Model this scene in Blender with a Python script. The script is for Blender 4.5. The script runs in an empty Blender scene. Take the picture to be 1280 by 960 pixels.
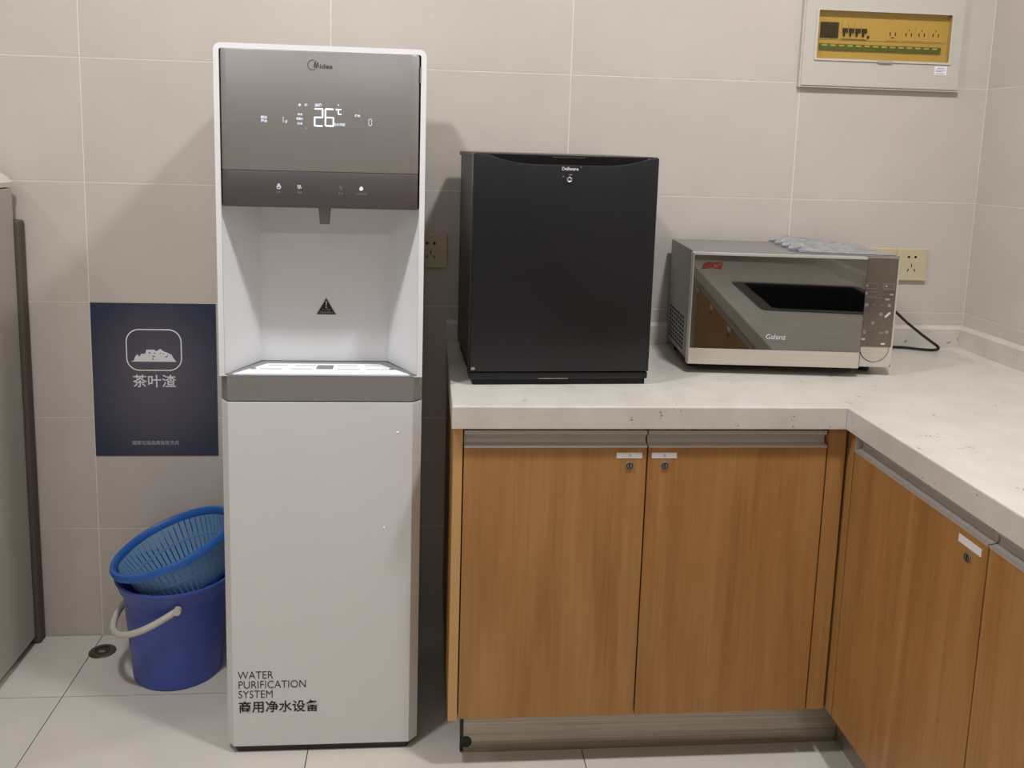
import bpy, bmesh, math, random
from mathutils import Matrix, Vector
random.seed(7)
S = bpy.context.scene
C = S.collection
PI = math.pi

# ------------------------------------------------------------------ camera
cam_d = bpy.data.cameras.new('camera')
cam_d.sensor_fit = 'HORIZONTAL'
cam_d.sensor_width = 36.0
cam_d.lens = 1132.9 / 1280 * 36.0
cam_d.shift_x = 10.57 / 1280
cam_d.shift_y = -124.82 / 1280
cam_d.clip_start = 0.02
cam = bpy.data.objects.new('camera', cam_d)
C.objects.link(cam)
cam.matrix_world = Matrix(((0.99604069, -0.01490477, -0.0876401, 0.83679),
                           (-0.08439879, 0.15112731, -0.98490476, -2.32505),
                           (0.02792459, 0.98840193, 0.149271, 1.31337),
                           (0, 0, 0, 1)))
S.camera = cam

# ------------------------------------------------------------------ world, lamps, exposure
S.view_settings.view_transform = 'Standard'
S.view_settings.look = 'None'
S.view_settings.gamma = 1.0
S.view_settings.use_curve_mapping = False
S.view_settings.exposure = 0.0
w = bpy.data.worlds.new('world'); S.world = w
w.use_nodes = True
w.node_tree.nodes['Background'].inputs[0].default_value = (0.9, 0.88, 0.85, 1)
w.node_tree.nodes['Background'].inputs[1].default_value = 0.05

CEIL = 2.7
LAMP_COL = (0.945, 0.98, 1.0)
LAMPS = [((1.577, -1.18), 27.5), ((0.143, -1.17), 24.0), ((-1.29, -1.17), 7.0),
         ((0.84, -3.60), 8.0), ((-0.60, -3.60), 8.0)]  # these two are unseen lamps, added behind the camera for fill
LAMP_R = 0.085
for (lx, ly), pw in LAMPS:
    ld = bpy.data.lights.new('downlight_beam', 'AREA')
    ld.shape = 'DISK'; ld.size = LAMP_R * 2; ld.energy = pw; ld.color = LAMP_COL
    lo = bpy.data.objects.new('downlight_beam', ld); C.objects.link(lo)
    lo.location = (lx, ly, CEIL - 0.012)

# ------------------------------------------------------------------ materials
def lin(c):
    return tuple((x / 255 / 12.92) if x / 255 <= 0.04045 else ((x / 255 + 0.055) / 1.055) ** 2.4 for x in c)
MATS = {}
def mat(name, rgb, rough=0.5, metal=0.0, spec=0.5, noise=0.0, nscale=20.0, bump=0.0, bscale=200.0, emit=None, estr=0.0, alpha=1.0, coat=0.0, trans=0.0, sub=0.0):
    m = bpy.data.materials.new(name); m.use_nodes = True
    nt = m.node_tree; b = nt.nodes['Principled BSDF']
    c = lin(rgb)
    b.inputs['Base Color'].default_value = (*c, 1)
    b.inputs['Roughness'].default_value = rough
    b.inputs['Metallic'].default_value = metal
    b.inputs['Specular IOR Level'].default_value = spec
    b.inputs['Alpha'].default_value = alpha
    b.inputs['Coat Weight'].default_value = coat
    b.inputs['Transmission Weight'].default_value = trans
    if emit:
        b.inputs['Emission Color'].default_value = (*lin(emit), 1)
        b.inputs['Emission Strength'].default_value = estr
    if noise > 0:
        tc = nt.nodes.new('ShaderNodeTexCoord')
        n = nt.nodes.new('ShaderNodeTexNoise'); n.inputs['Scale'].default_value = nscale; n.inputs['Detail'].default_value = 4
        nt.links.new(tc.outputs['Object'], n.inputs['Vector'])
        r = nt.nodes.new('ShaderNodeValToRGB')
        r.color_ramp.elements[0].position = 0.3; r.color_ramp.elements[1].position = 0.7
        r.color_ramp.elements[0].color = (*[x * (1 - noise) for x in c], 1)
        r.color_ramp.elements[1].color = (*[min(1, x * (1 + noise)) for x in c], 1)
        nt.links.new(n.outputs['Fac'], r.inputs['Fac'])
        nt.links.new(r.outputs['Color'], b.inputs['Base Color'])
    if bump > 0:
        tc = nt.nodes.new('ShaderNodeTexCoord')
        n = nt.nodes.new('ShaderNodeTexNoise'); n.inputs['Scale'].default_value = bscale
        nt.links.new(tc.outputs['Object'], n.inputs['Vector'])
        bp = nt.nodes.new('ShaderNodeBump'); bp.inputs['Strength'].default_value = bump; bp.inputs['Distance'].default_value = 0.002
        nt.links.new(n.outputs['Fac'], bp.inputs['Height'])
        nt.links.new(bp.outputs['Normal'], b.inputs['Normal'])
    MATS[name] = m
    return m

def wood_mat(name, dark, mid, light):
    m = bpy.data.materials.new(name); m.use_nodes = True
    nt = m.node_tree; b = nt.nodes['Principled BSDF']; N = nt.nodes.new; L = nt.links.new
    tc = N('ShaderNodeTexCoord'); oi = N('ShaderNodeObjectInfo')
    add = N('ShaderNodeVectorMath'); add.operation = 'ADD'
    sc = N('ShaderNodeVectorMath'); sc.operation = 'SCALE'; sc.inputs[0].default_value = (7, 3, 5)
    L(oi.outputs['Random'], sc.inputs['Scale']); L(tc.outputs['Object'], add.inputs[0]); L(sc.outputs[0], add.inputs[1])
    mp = N('ShaderNodeMapping'); mp.inputs['Scale'].default_value = (9, 9, 0.8); L(add.outputs[0], mp.inputs['Vector'])
    n1 = N('ShaderNodeTexNoise'); n1.inputs['Scale'].default_value = 1.6; n1.inputs['Detail'].default_value = 6; n1.inputs['Distortion'].default_value = 0.7
    L(mp.outputs[0], n1.inputs['Vector'])
    mp2 = N('ShaderNodeMapping'); mp2.inputs['Scale'].default_value = (90, 90, 3.0); L(add.outputs[0], mp2.inputs['Vector'])
    n2 = N('ShaderNodeTexNoise'); n2.inputs['Scale'].default_value = 1.5; n2.inputs['Detail'].default_value = 3
    L(mp2.outputs[0], n2.inputs['Vector'])
    mx = N('ShaderNodeMix'); mx.data_type = 'FLOAT'; mx.inputs[0].default_value = 0.35
    L(n1.outputs['Fac'], mx.inputs[2]); L(n2.outputs['Fac'], mx.inputs[3])
    r = N('ShaderNodeValToRGB'); e = r.color_ramp.elements
    e[0].position = 0.33; e[0].color = (*lin(dark), 1); e[1].position = 0.66; e[1].color = (*lin(light), 1)
    k = e.new(0.48); k.color = (*lin(mid), 1)
    L(mx.outputs[0], r.inputs['Fac']); L(r.outputs['Color'], b.inputs['Base Color'])
    b.inputs['Roughness'].default_value = 0.42
    b.inputs['Specular IOR Level'].default_value = 0.35
    MATS[name] = m
    return m

def stone_mat(name, base, speck, light):
    m = bpy.data.materials.new(name); m.use_nodes = True
    nt = m.node_tree; b = nt.nodes['Principled BSDF']; N = nt.nodes.new; L = nt.links.new
    tc = N('ShaderNodeTexCoord')
    n1 = N('ShaderNodeTexNoise'); n1.inputs['Scale'].default_value = 14; n1.inputs['Detail'].default_value = 5
    L(tc.outputs['Object'], n1.inputs['Vector'])
    r1 = N('ShaderNodeValToRGB'); r1.color_ramp.elements[0].position = 0.35; r1.color_ramp.elements[1].position = 0.7
    r1.color_ramp.elements[0].color = (*lin(base), 1); r1.color_ramp.elements[1].color = (*lin(light), 1)
    L(n1.outputs['Fac'], r1.inputs['Fac'])
    v = N('ShaderNodeTexVoronoi'); v.inputs['Scale'].default_value = 130
    L(tc.outputs['Object'], v.inputs['Vector'])
    n2 = N('ShaderNodeTexNoise'); n2.inputs['Scale'].default_value = 30; L(tc.outputs['Object'], n2.inputs['Vector'])
    mth = N('ShaderNodeMath'); mth.operation = 'SUBTRACT'; L(n2.outputs['Fac'], mth.inputs[0]); mth.inputs[1].default_value = 0.56
    m2 = N('ShaderNodeMath'); m2.operation = 'MULTIPLY'; m2.inputs[1].default_value = 2.0; L(mth.outputs[0], m2.inputs[0])
    lt = N('ShaderNodeMath'); lt.operation = 'LESS_THAN'; L(v.outputs['Distance'], lt.inputs[0]); L(m2.outputs[0], lt.inputs[1])
    mx = N('ShaderNodeMix'); mx.data_type = 'RGBA'
    L(lt.outputs[0], mx.inputs[0]); L(r1.outputs['Color'], mx.inputs[6]); mx.inputs[7].default_value = (*lin(speck), 1)
    L(mx.outputs[2], b.inputs['Base Color'])
    b.inputs['Roughness'].default_value = 0.28
    MATS[name] = m
    return m

def brushed_mat(name, rgb, rough, axis=(1.5, 260, 260), amount=0.25):
    m = mat(name, rgb, rough, 1.0)
    nt = m.node_tree; b = nt.nodes['Principled BSDF']; N = nt.nodes.new; L = nt.links.new
    tc = N('ShaderNodeTexCoord'); mp = N('ShaderNodeMapping'); mp.inputs['Scale'].default_value = axis
    L(tc.outputs['Object'], mp.inputs['Vector'])
    n = N('ShaderNodeTexNoise'); n.inputs['Scale'].default_value = 1.0; n.inputs['Detail'].default_value = 3; L(mp.outputs[0], n.inputs['Vector'])
    r = N('ShaderNodeValToRGB'); c = lin(rgb)
    r.color_ramp.elements[0].position = 0.3; r.color_ramp.elements[1].position = 0.7
    r.color_ramp.elements[0].color = (*[x * (1 - amount) for x in c], 1); r.color_ramp.elements[1].color = (*[min(1, x * (1 + amount)) for x in c], 1)
    L(n.outputs['Fac'], r.inputs['Fac']); L(r.outputs['Color'], b.inputs['Base Color'])
    return m

def poster_mat(name, inner, outer):
    m = bpy.data.materials.new(name); m.use_nodes = True
    nt = m.node_tree; b = nt.nodes['Principled BSDF']; N = nt.nodes.new; L = nt.links.new
    tc = N('ShaderNodeTexCoord'); mp = N('ShaderNodeMapping')
    mp.inputs['Scale'].default_value = (5.2, 0, 4.2)
    L(tc.outputs['Object'], mp.inputs['Vector'])
    g = N('ShaderNodeTexGradient'); g.gradient_type = 'SPHERICAL'; L(mp.outputs[0], g.inputs['Vector'])
    r = N('ShaderNodeValToRGB'); r.color_ramp.elements[0].color = (*lin(outer), 1); r.color_ramp.elements[1].color = (*lin(inner), 1)
    r.color_ramp.elements[1].position = 0.75
    L(g.outputs['Fac'], r.inputs['Fac']); L(r.outputs['Color'], b.inputs['Base Color'])
    b.inputs['Roughness'].default_value = 0.45
    MATS[name] = m
    return m

def pane_mat(name, rgb, mixf, rough=0.03):
    m = bpy.data.materials.new(name); m.use_nodes = True
    nt = m.node_tree; N = nt.nodes.new; L = nt.links.new
    for n in list(nt.nodes):
        if n.type == 'BSDF_PRINCIPLED': nt.nodes.remove(n)
    out = [n for n in nt.nodes if n.type == 'OUTPUT_MATERIAL'][0]
    t = N('ShaderNodeBsdfTransparent'); t.inputs[0].default_value = (*lin(rgb), 1)
    g = N('ShaderNodeBsdfGlossy'); g.inputs['Roughness'].default_value = rough
    mx = N('ShaderNodeMixShader'); mx.inputs[0].default_value = mixf
    L(t.outputs[0], mx.inputs[1]); L(g.outputs[0], mx.inputs[2]); L(mx.outputs[0], out.inputs[0])
    MATS[name] = m
    return m

mat('wall_tile', (197, 187, 178), 0.30, spec=0.35, noise=0.03, nscale=6)
mat('wall_grout', (228, 221, 211), 0.8)
mat('floor_tile', (200, 192, 183), 0.22, spec=0.4, noise=0.03, nscale=9)
mat('floor_grout', (62, 54, 48), 0.9)
mat('paint', (190, 180, 168), 0.8)
mat('ceiling_paint', (232, 230, 226), 0.9)
mat('white_plastic', (214, 212, 211), 0.32, noise=0.01, nscale=5)
mat('white_matte', (232, 231, 233), 0.45)
mat('tray_white', (240, 240, 242), 0.4)
mat('tray_rim', (132, 130, 132), 0.4)
mat('tray_slot', (196, 195, 197), 0.4)
mat('tray_grey', (172, 170, 172), 0.4)
mat('dark_plastic', (48, 41, 38), 0.5)
mat('black_plastic', (22, 22, 24), 0.4)
mat('void_black', (10, 9, 9), 0.7)
mat('band_grey', (142, 139, 136), 0.35, metal=0.35)
mat('panel_grey', (156, 150, 148), 0.36, metal=0.45, spec=0.4)
mat('panel_dark', (95, 88, 88), 0.34, metal=0.35, spec=0.4)
mat('nozzle_steel', (140, 136, 130), 0.38, metal=0.5)
mat('chrome', (190, 188, 184), 0.18, metal=1.0)
mat('led_white', (235, 245, 255), 0.5, emit=(225, 240, 255), estr=1.15)
mat('led_dim', (170, 170, 180), 0.5, emit=(205, 210, 225), estr=0.75)
mat('led_faint', (120, 118, 118), 0.5, emit=(160, 160, 168), estr=0.28)
mat('print_dark', (70, 62, 62), 0.5)
mat('panel_mark', (140, 132, 122), 0.5)
mat('panel_dim', (98, 90, 82), 0.5)
mat('print_black', (18, 17, 17), 0.6)
mat('print_white', (205, 202, 206), 0.6)
mat('print_grey', (150, 148, 152), 0.6)
mat('sign_yellow', (190, 180, 140), 0.6)
mat('fridge_black', (15, 15, 21), 0.38, noise=0.04, nscale=40, bump=0.05, bscale=900)
mat('fridge_gloss', (14, 14, 16), 0.16)
mat('fridge_side', (52, 51, 52), 0.42)
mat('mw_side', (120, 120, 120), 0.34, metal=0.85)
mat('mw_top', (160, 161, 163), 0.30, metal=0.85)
mat('mw_mirror', (135, 135, 131), 0.025, metal=1.0)
mat('mw_panel_glass', (112, 102, 92), 0.16, metal=0.45)
brushed_mat('steel_strip', (208, 199, 188), 0.3, amount=0.06)
MATS['steel_strip'].node_tree.nodes['Principled BSDF'].inputs['Metallic'].default_value = 0.5
mat('steel_edge', (212, 207, 200), 0.3, metal=0.55)
brushed_mat('kick_steel', (176, 166, 152), 0.36)
MATS['kick_steel'].node_tree.nodes['Principled BSDF'].inputs['Metallic'].default_value = 0.7
brushed_mat('handle_alu', (192, 186, 180), 0.5, amount=0.05)
MATS['handle_alu'].node_tree.nodes['Principled BSDF'].inputs['Metallic'].default_value = 0.2
wood_mat('cabinet_wood', (148, 101, 55), (163, 116, 66), (174, 129, 79))
mat('wood_edge', (196, 152, 96), 0.5)
stone_mat('quartz', (200, 192, 183), (146, 132, 116), (210, 203, 195))
poster_mat('poster_print', (92, 85, 98), (42, 50, 72))
mat('poster_white', (232, 229, 232), 0.6)
mat('poster_grey', (190, 188, 194), 0.6)
mat('bucket_blue', (70, 88, 170), 0.38, spec=0.4)
mat('basket_rim', (38, 98, 178), 0.35)
mat('basket_slat', (108, 146, 184), 0.45)
mat('handle_white', (205, 198, 186), 0.5)
mat('box_grey', (195, 189, 178), 0.45)
pane_mat('amber_pane', (246, 237, 208), 0.03)
mat('inner_cream', (214, 200, 168), 0.6)
mat('green_bar', (84, 122, 82), 0.6)
mat('socket_beige', (196, 182, 150), 0.4)
mat('cabinet_grey', (170, 162, 152), 0.5)
mat('rear_shade', (84, 75, 66), 0.7)
mat('cabinet_lid', (200, 192, 182), 0.5)
mat('foil', (186, 187, 193), 0.28, metal=0.7, bump=0.8, bscale=90, noise=0.25, nscale=60)
mat('sticker_red', (100, 28, 27), 0.45)
mat('sticker_red_light', (132, 66, 60), 0.45)
mat('lamp_white', (240, 240, 238), 0.5)
mat('lamp_glow', (255, 250, 240), 0.5, emit=(255, 240, 220), estr=12.0)
mat('sink_black', (20, 21, 26), 0.5)
mat('sink_rim', (96, 96, 94), 0.35, metal=0.5)
mat('drain_steel', (120, 108, 96), 0.3, metal=1.0)

# ------------------------------------------------------------------ builders
class MB:
    def __init__(self): self.bm = bmesh.new()
    def box(self, x0, x1, y0, y1, z0, z1, bev=0.0, seg=2):
        r = bmesh.ops.create_cube(self.bm, size=1.0)
        vs = r['verts']
        for v in vs:
            v.co = Vector(((x0 + x1) / 2 + v.co.x * (x1 - x0), (y0 + y1) / 2 + v.co.y * (y1 - y0), (z0 + z1) / 2 + v.co.z * (z1 - z0)))
        if bev > 0:
            es = list({e for v in vs for e in v.link_edges})
            bmesh.ops.bevel(self.bm, geom=es, offset=bev, segments=seg, affect='EDGES', profile=0.5)
        return self
    def prism(self, pts, d0, d1, axis='z', bev=0.0, seg=2):
        """polygon of 2D points extruded between d0 and d1 along axis (z: xy, y: xz, x: yz)"""
        def p(a, b, d):
            return {'z': (a, b, d), 'y': (a, d, b), 'x': (d, a, b)}[axis]
        lo = [self.bm.verts.new(p(a, b, d0)) for a, b in pts]
        hi = [self.bm.verts.new(p(a, b, d1)) for a, b in pts]
        n = len(pts); fs = []
        f0 = self.bm.faces.new(lo); f1 = self.bm.faces.new(hi[::-1]); fs += [f0, f1]
        for i in range(n):
            fs.append(self.bm.faces.new((lo[i], hi[i], hi[(i + 1) % n], lo[(i + 1) % n])))
        bmesh.ops.recalc_face_normals(self.bm, faces=fs)
        if bev > 0:
            es = list(set(f0.edges) | set(f1.edges))
            bmesh.ops.bevel(self.bm, geom=es, offset=bev, segments=seg, affect='EDGES', profile=0.5)
        return self
    def ring(self, outer, inner, d0, d1, axis='y'):
        """closed band between two outlines with equal point counts, extruded"""
        def p(a, b, d):
            return {'z': (a, b, d), 'y': (a, d, b), 'x': (d, a, b)}[axis]
        n = len(outer); V = []
        for pts, d in ((outer, d0), (inner, d0), (outer, d1), (inner, d1)):
            V.append([self.bm.verts.new(p(a, b, d)) for a, b in pts])
        fs = []
        for i in range(n):
            j = (i + 1) % n
            fs.append(self.bm.faces.new((V[0][i], V[0][j], V[1][j], V[1][i])))
            fs.append(self.bm.faces.new((V[2][i], V[3][i], V[3][j], V[2][j])))
            fs.append(self.bm.faces.new((V[0][i], V[2][i], V[2][j], V[0][j])))
            fs.append(self.bm.faces.new((V[1][i], V[1][j], V[3][j], V[3][i])))
        bmesh.ops.recalc_face_normals(self.bm, faces=fs)
        return self
    def lathe(self, prof, cx=0, cy=0, cz=0, seg=48, axis='z', closed=False, frm=0.0, to=2 * PI):
        rows = []
        full = abs(to - frm - 2 * PI) < 1e-6
        n = seg if full else seg + 1
        for k in range(n):
            a = frm + (to - frm) * k / seg
            row = []
            for r, h in prof:
                if axis == 'z': co = (cx + r * math.cos(a), cy + r * math.sin(a), cz + h)
                elif axis == 'y': co = (cx + r * math.cos(a), cy + h, cz + r * math.sin(a))
                else: co = (cx + h, cy + r * math.cos(a), cz + r * math.sin(a))
                row.append(self.bm.verts.new(co))
            rows.append(row)
        fs = []
        m = len(prof)
        for k in range(n if full else n - 1):
            A, B = rows[k], rows[(k + 1) % n]
            for i in range(m if closed else m - 1):
                j = (i + 1) % m
                try: fs.append(self.bm.faces.new((A[i], B[i], B[j], A[j])))
                except ValueError: pass
        bmesh.ops.remove_doubles(self.bm, verts=[v for r in rows for v in r], dist=1e-6)
        bmesh.ops.recalc_face_normals(self.bm, faces=[f for f in self.bm.faces])
        return self
    def tube(self, pts, r, seg=10, cap=True):
        pts = [Vector(p) for p in pts]; rings = []
        up = Vector((0, 0, 1)); prev = None
        for i, p in enumerate(pts):
            t = (pts[min(i + 1, len(pts) - 1)] - pts[max(i - 1, 0)]).normalized()
            if prev is None:
                a = t.cross(up)
                if a.length < 1e-4: a = t.cross(Vector((1, 0, 0)))
            else:
                a = prev - t * prev.dot(t)
            a.normalize(); prev = a; b = t.cross(a)
            rr = r[i] if isinstance(r, (list, tuple)) else r
            rings.append([self.bm.verts.new(p + a * rr * math.cos(2 * PI * k / seg) + b * rr * math.sin(2 * PI * k / seg)) for k in range(seg)])
        for i in range(len(rings) - 1):
            for k in range(seg):
                self.bm.faces.new((rings[i][k], rings[i][(k + 1) % seg], rings[i + 1][(k + 1) % seg], rings[i + 1][k]))
        if cap:
            self.bm.faces.new(rings[0][::-1]); self.bm.faces.new(rings[-1])
        bmesh.ops.recalc_face_normals(self.bm, faces=[f for f in self.bm.faces])
        return self
    def cyl(self, cx, cy, cz, r, h, axis='z', seg=24, r2=None):
        r2 = r if r2 is None else r2
        return self.lathe([(0, 0), (r, 0), (r2, h), (0, h)], cx, cy, cz, seg, axis)
    def build(self, name, material, parent=None, smooth=False, recenter=True):
        me = bpy.data.meshes.new(name)
        if recenter and len(self.bm.verts):
            lo = [min(v.co[i] for v in self.bm.verts) for i in range(3)]
            hi = [max(v.co[i] for v in self.bm.verts) for i in range(3)]
            c = Vector([(a + b) / 2 for a, b in zip(lo, hi)])
            for v in self.bm.verts: v.co -= c
        else: c = Vector((0, 0, 0))
        self.bm.to_mesh(me); self.bm.free()
        if isinstance(material, str): material = MATS[material]
        me.materials.append(material)
        o = bpy.data.objects.new(name, me); C.objects.link(o)
        o.location = c
        if parent is not None:
            o.parent = parent
            off = parent.get('_off')
            if off: o.location = c - Vector(off)
        if smooth:
            for p in me.polygons: p.use_smooth = True
            try: me.set_sharp_from_angle(angle=math.radians(smooth if smooth is not True else 35))
            except Exception: pass
        return o

def thing(name, label, cat, loc=(0, 0, 0), rotz=0.0, group=None, local=False):
    """Empty at a thing's base. Parts are given in world numbers, or in the thing's own frame when local."""
    o = bpy.data.objects.new(name, None); C.objects.link(o)
    o.empty_display_size = 0.05
    o.location = loc; o.rotation_euler = (0, 0, rotz)
    o['label'] = label; o['category'] = cat
    if group: o['group'] = group
    if not local: o['_off'] = list(loc)
    return o
def tag(o, label, cat, group=None):
    o['label'] = label; o['category'] = cat
    if group: o['group'] = group
    return o
def struct(o):
    o['kind'] = 'structure'; return o
def sub(parent, child):
    """make child (same numbers as parent's thing) a sub-part of parent"""
    child.location = child.location - parent.location
    child.parent = parent
    return child
def copy_tree(o, parent=None):
    c = o.copy(); C.objects.link(c); c.parent = parent
    for ch in o.children: copy_tree(ch, c)
    return c

def text_obj(name, body, height, loc, material, parent=None, align='CENTER', offset=0.0, extrude=0.0002, squeeze=1.0, spacing=1.0, rotz=0.0, shear=0.0):
    """flat lettering standing in the xz plane, facing -y; loc = baseline point; height = cap height"""
    cu = bpy.data.curves.new(name, 'FONT')
    cu.body = body; cu.size = height / 0.72; cu.align_x = align
    cu.extrude = extrude; cu.offset = offset; cu.space_character = spacing; cu.shear = shear
    cu.resolution_u = 3
    to = bpy.data.objects.new(name, cu); C.objects.link(to)
    bpy.context.view_layer.update()
    me = bpy.data.meshes.new_from_object(to.evaluated_get(bpy.context.evaluated_depsgraph_get()))
    bpy.data.objects.remove(to); bpy.data.curves.remove(cu)
    me.name = name
    me.transform(Matrix.Scale(squeeze, 4, (1, 0, 0)))
    me.transform(Matrix.Rotation(PI / 2, 4, 'X'))
    if rotz: me.transform(Matrix.Rotation(rotz, 4, 'Z'))
    me.materials.clear(); me.materials.append(MATS[material])
    o = bpy.data.objects.new(name, me); C.objects.link(o)
    o.location = loc
    if parent is not None:
        o.parent = parent
        off = parent.get('_off')
        if off: o.location = Vector(loc) - Vector(off)
    return o

def rrect(x0, x1, z0, z1, r, n=6, corners=(1, 1, 1, 1)):
    """rounded rectangle outline, corners: bl, br, tr, tl"""
    pts = []
    for (cx, cz, a0, on, kx, kz) in ((x0 + r, z0 + r, PI, corners[0], x0, z0), (x1 - r, z0 + r, 1.5 * PI, corners[1], x1, z0),
                                     (x1 - r, z1 - r, 0, corners[2], x1, z1), (x0 + r, z1 - r, .5 * PI, corners[3], x0, z1)):
        for k in range(n + 1):
            a = a0 + .5 * PI * k / n
            if on: pts.append((cx + r * math.cos(a), cz + r * math.sin(a)))
            else:
                t = k / n  # square corner, keeps the point count
                pts.append((kx, kz) if 0 < k < n else (cx + r * math.cos(a), cz + r * math.sin(a)))
    return pts

# ------------------------------------------------------------------ room shell
XL, XR, YF = -2.2, 2.31, -5.0
def slab(name, x0, x1, y0, y1, z0, z1, m):
    return struct(MB().box(x0, x1, y0, y1, z0, z1).build(name, m))
floor = slab('floor', XL, XR, YF, 0.1, -0.06, -0.002, 'floor_grout')
wall_back = slab('wall_back', XL - .1, XR + .1, 0.0006, 0.12, -0.06, CEIL + .05, 'wall_grout')
wall_right = slab('wall_right', XR + 0.0006, XR + .12, YF, 0.0006, -0.06, CEIL + .05, 'wall_grout')
slab('wall_left', XL - .1, XL, YF, 0.002, -0.06, CEIL + .05, 'paint')
slab('wall_front', XL - .1, XR + .12, YF - .1, YF, -0.06, CEIL + .05, 'paint')
slab('ceiling', XL - .1, XR + .12, YF - .1, 0.12, CEIL, CEIL + .1, 'ceiling_paint')
_tiles = {}
def tile(parent, dims, c, m):
    key = (tuple(round(d, 4) for d in dims), m)
    if key not in _tiles:
        b = MB().box(-dims[0] / 2, dims[0] / 2, -dims[1] / 2, dims[1] / 2, -dims[2] / 2, dims[2] / 2)
        me = bpy.data.meshes.new('tile'); b.bm.to_mesh(me); b.bm.free(); me.materials.append(MATS[m]); _tiles[key] = me
    o = bpy.data.objects.new('tile', _tiles[key]); C.objects.link(o)
    o.parent = parent; o.location = Vector(c) - parent.location
def spans(a, b, joints):
    js = [a] + [j for j in sorted(joints) if a + .002 < j < b - .002] + [b]
    return list(zip(js[:-1], js[1:]))
G = 0.0012
zs = spans(0.0, CEIL, [.3 * k for k in range(1, 10)])
for x0, x1 in spans(XL, XR, [.6 * k for k in range(-4, 4)]):
    for z0, z1 in zs:
        tile(wall_back, (x1 - x0 - 2 * G, 0.004, z1 - z0 - 2 * G), ((x0 + x1) / 2, 0.002, (z0 + z1) / 2), 'wall_tile')
for y0, y1 in spans(YF, 0.0, [-.6 * k + .0 for k in range(1, 9)]):
    for z0, z1 in zs:
        tile(wall_right, (0.004, y1 - y0 - 2 * G, z1 - z0 - 2 * G), (XR + 0.002, (y0 + y1) / 2, (z0 + z1) / 2), 'wall_tile')
G = 0.0011
for x0, x1 in spans(XL, XR, [.6 * k for k in range(-4, 4)]):
    for y0, y1 in spans(YF, 0.0, [-.274 - .6 * k for k in range(0, 9)]):
        tile(floor, (x1 - x0 - 2 * G, y1 - y0 - 2 * G, 0.003), ((x0 + x1) / 2, (y0 + y1) / 2, -0.0015), 'floor_tile')
for i, ((lx, ly), pw) in enumerate(LAMPS):
    t = thing('ceiling_downlight', ['round recessed ceiling downlight over the worktop', 'round recessed ceiling downlight above the water dispenser',
              'round recessed ceiling downlight over the grey cabinet', 'unseen ceiling downlight added as fill in the middle of the room',
              'unseen ceiling downlight added as fill at the far side of the room'][i], 'ceiling light', (lx, ly, CEIL), group='ceiling downlights')
    MB().lathe([(LAMP_R + .004, -.011), (LAMP_R + .02, -.008), (LAMP_R + .022, -.0005), (LAMP_R + .004, -.0005)], lx, ly, CEIL, 40, closed=True).build('trim_ring', 'lamp_white', t, True)
    MB().cyl(lx, ly, CEIL - .006, LAMP_R, .005, seg=40).build('diffuser', 'lamp_glow', t)

# ------------------------------------------------------------------ worktop, L-shaped, with upstand and sink opening
CT0, CT = 0.762, 0.808
FRY, FRX, CLX = -0.600, 1.703, 0.896
YE = -2.60
SX0, SX1, SY0, SY1 = 1.80, 2.27, -1.87, -1.25
top = thing('countertop', 'speckled off-white stone worktop running round the corner', 'countertop', (1.6, -.3, CT0))
b = MB()
bm = b.bm
xs = [CLX, FRX, SX0, SX1, XR - .001]; ys = [YE, SY0, SY1, FRY, -0.001]
def cell_in(i, j):
    if i == 0: return j == 3
    if i == 2 and j == 1: return False
    return True
V = {}
def vget(i, j, k):
    if (i, j, k) not in V: V[(i, j, k)] = bm.verts.new((xs[i], ys[j], CT0 if k == 0 else CT))
    return V[(i, j, k)]
for i in range(4):
    for j in range(4):
        if not cell_in(i, j): continue
        bm.faces.new((vget(i, j, 1), vget(i + 1, j, 1), vget(i + 1, j + 1, 1), vget(i, j + 1, 1)))
        bm.faces.new((vget(i, j, 0), vget(i, j + 1, 0), vget(i + 1, j + 1, 0), vget(i + 1, j, 0)))
        for (di, dj, a, c) in ((-1, 0, (i, j + 1), (i, j)), (1, 0, (i + 1, j), (i + 1, j + 1)), (0, -1, (i, j), (i + 1, j)), (0, 1, (i + 1, j + 1), (i, j + 1))):
            ii, jj = i + di, j + dj
            if 0 <= ii < 4 and 0 <= jj < 4 and cell_in(ii, jj): continue
            bm.faces.new((vget(*a, 0), vget(*c, 0), vget(*c, 1), vget(*a, 1)))
bmesh.ops.recalc_face_normals(bm, faces=bm.faces[:])
ed = [e for e in bm.edges if len(e.link_faces) == 2 and abs(e.calc_face_angle()) > 1.0 and all(v.co.z > CT - .001 for v in e.verts)]
bmesh.ops.bevel(bm, geom=ed, offset=0.003, segments=2, affect='EDGES', profile=0.5)
b.build('slab', 'quartz', top)
ups = [(-.001, CT), (-.020, CT), (-.020, CT + .050), (-.016, CT + .058), (-.001, CT + .058)]
MB().prism([(y, z) for y, z in ups], CLX, XR - .001, 'x').build('trim_1', 'quartz')['kind'] = 'structure'
MB().prism([(XR + d, z) for d, z in ups], YE, -.0205, 'y').build('trim_2', 'quartz')['kind'] = 'structure'
# mitre joint line of the front edge at the inner corner
MB().box(FRX - .0008, FRX + .0004, FRY - .0006, FRY + .004, CT0 + .001, CT - .004).build('joint', 'print_grey', top)

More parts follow.
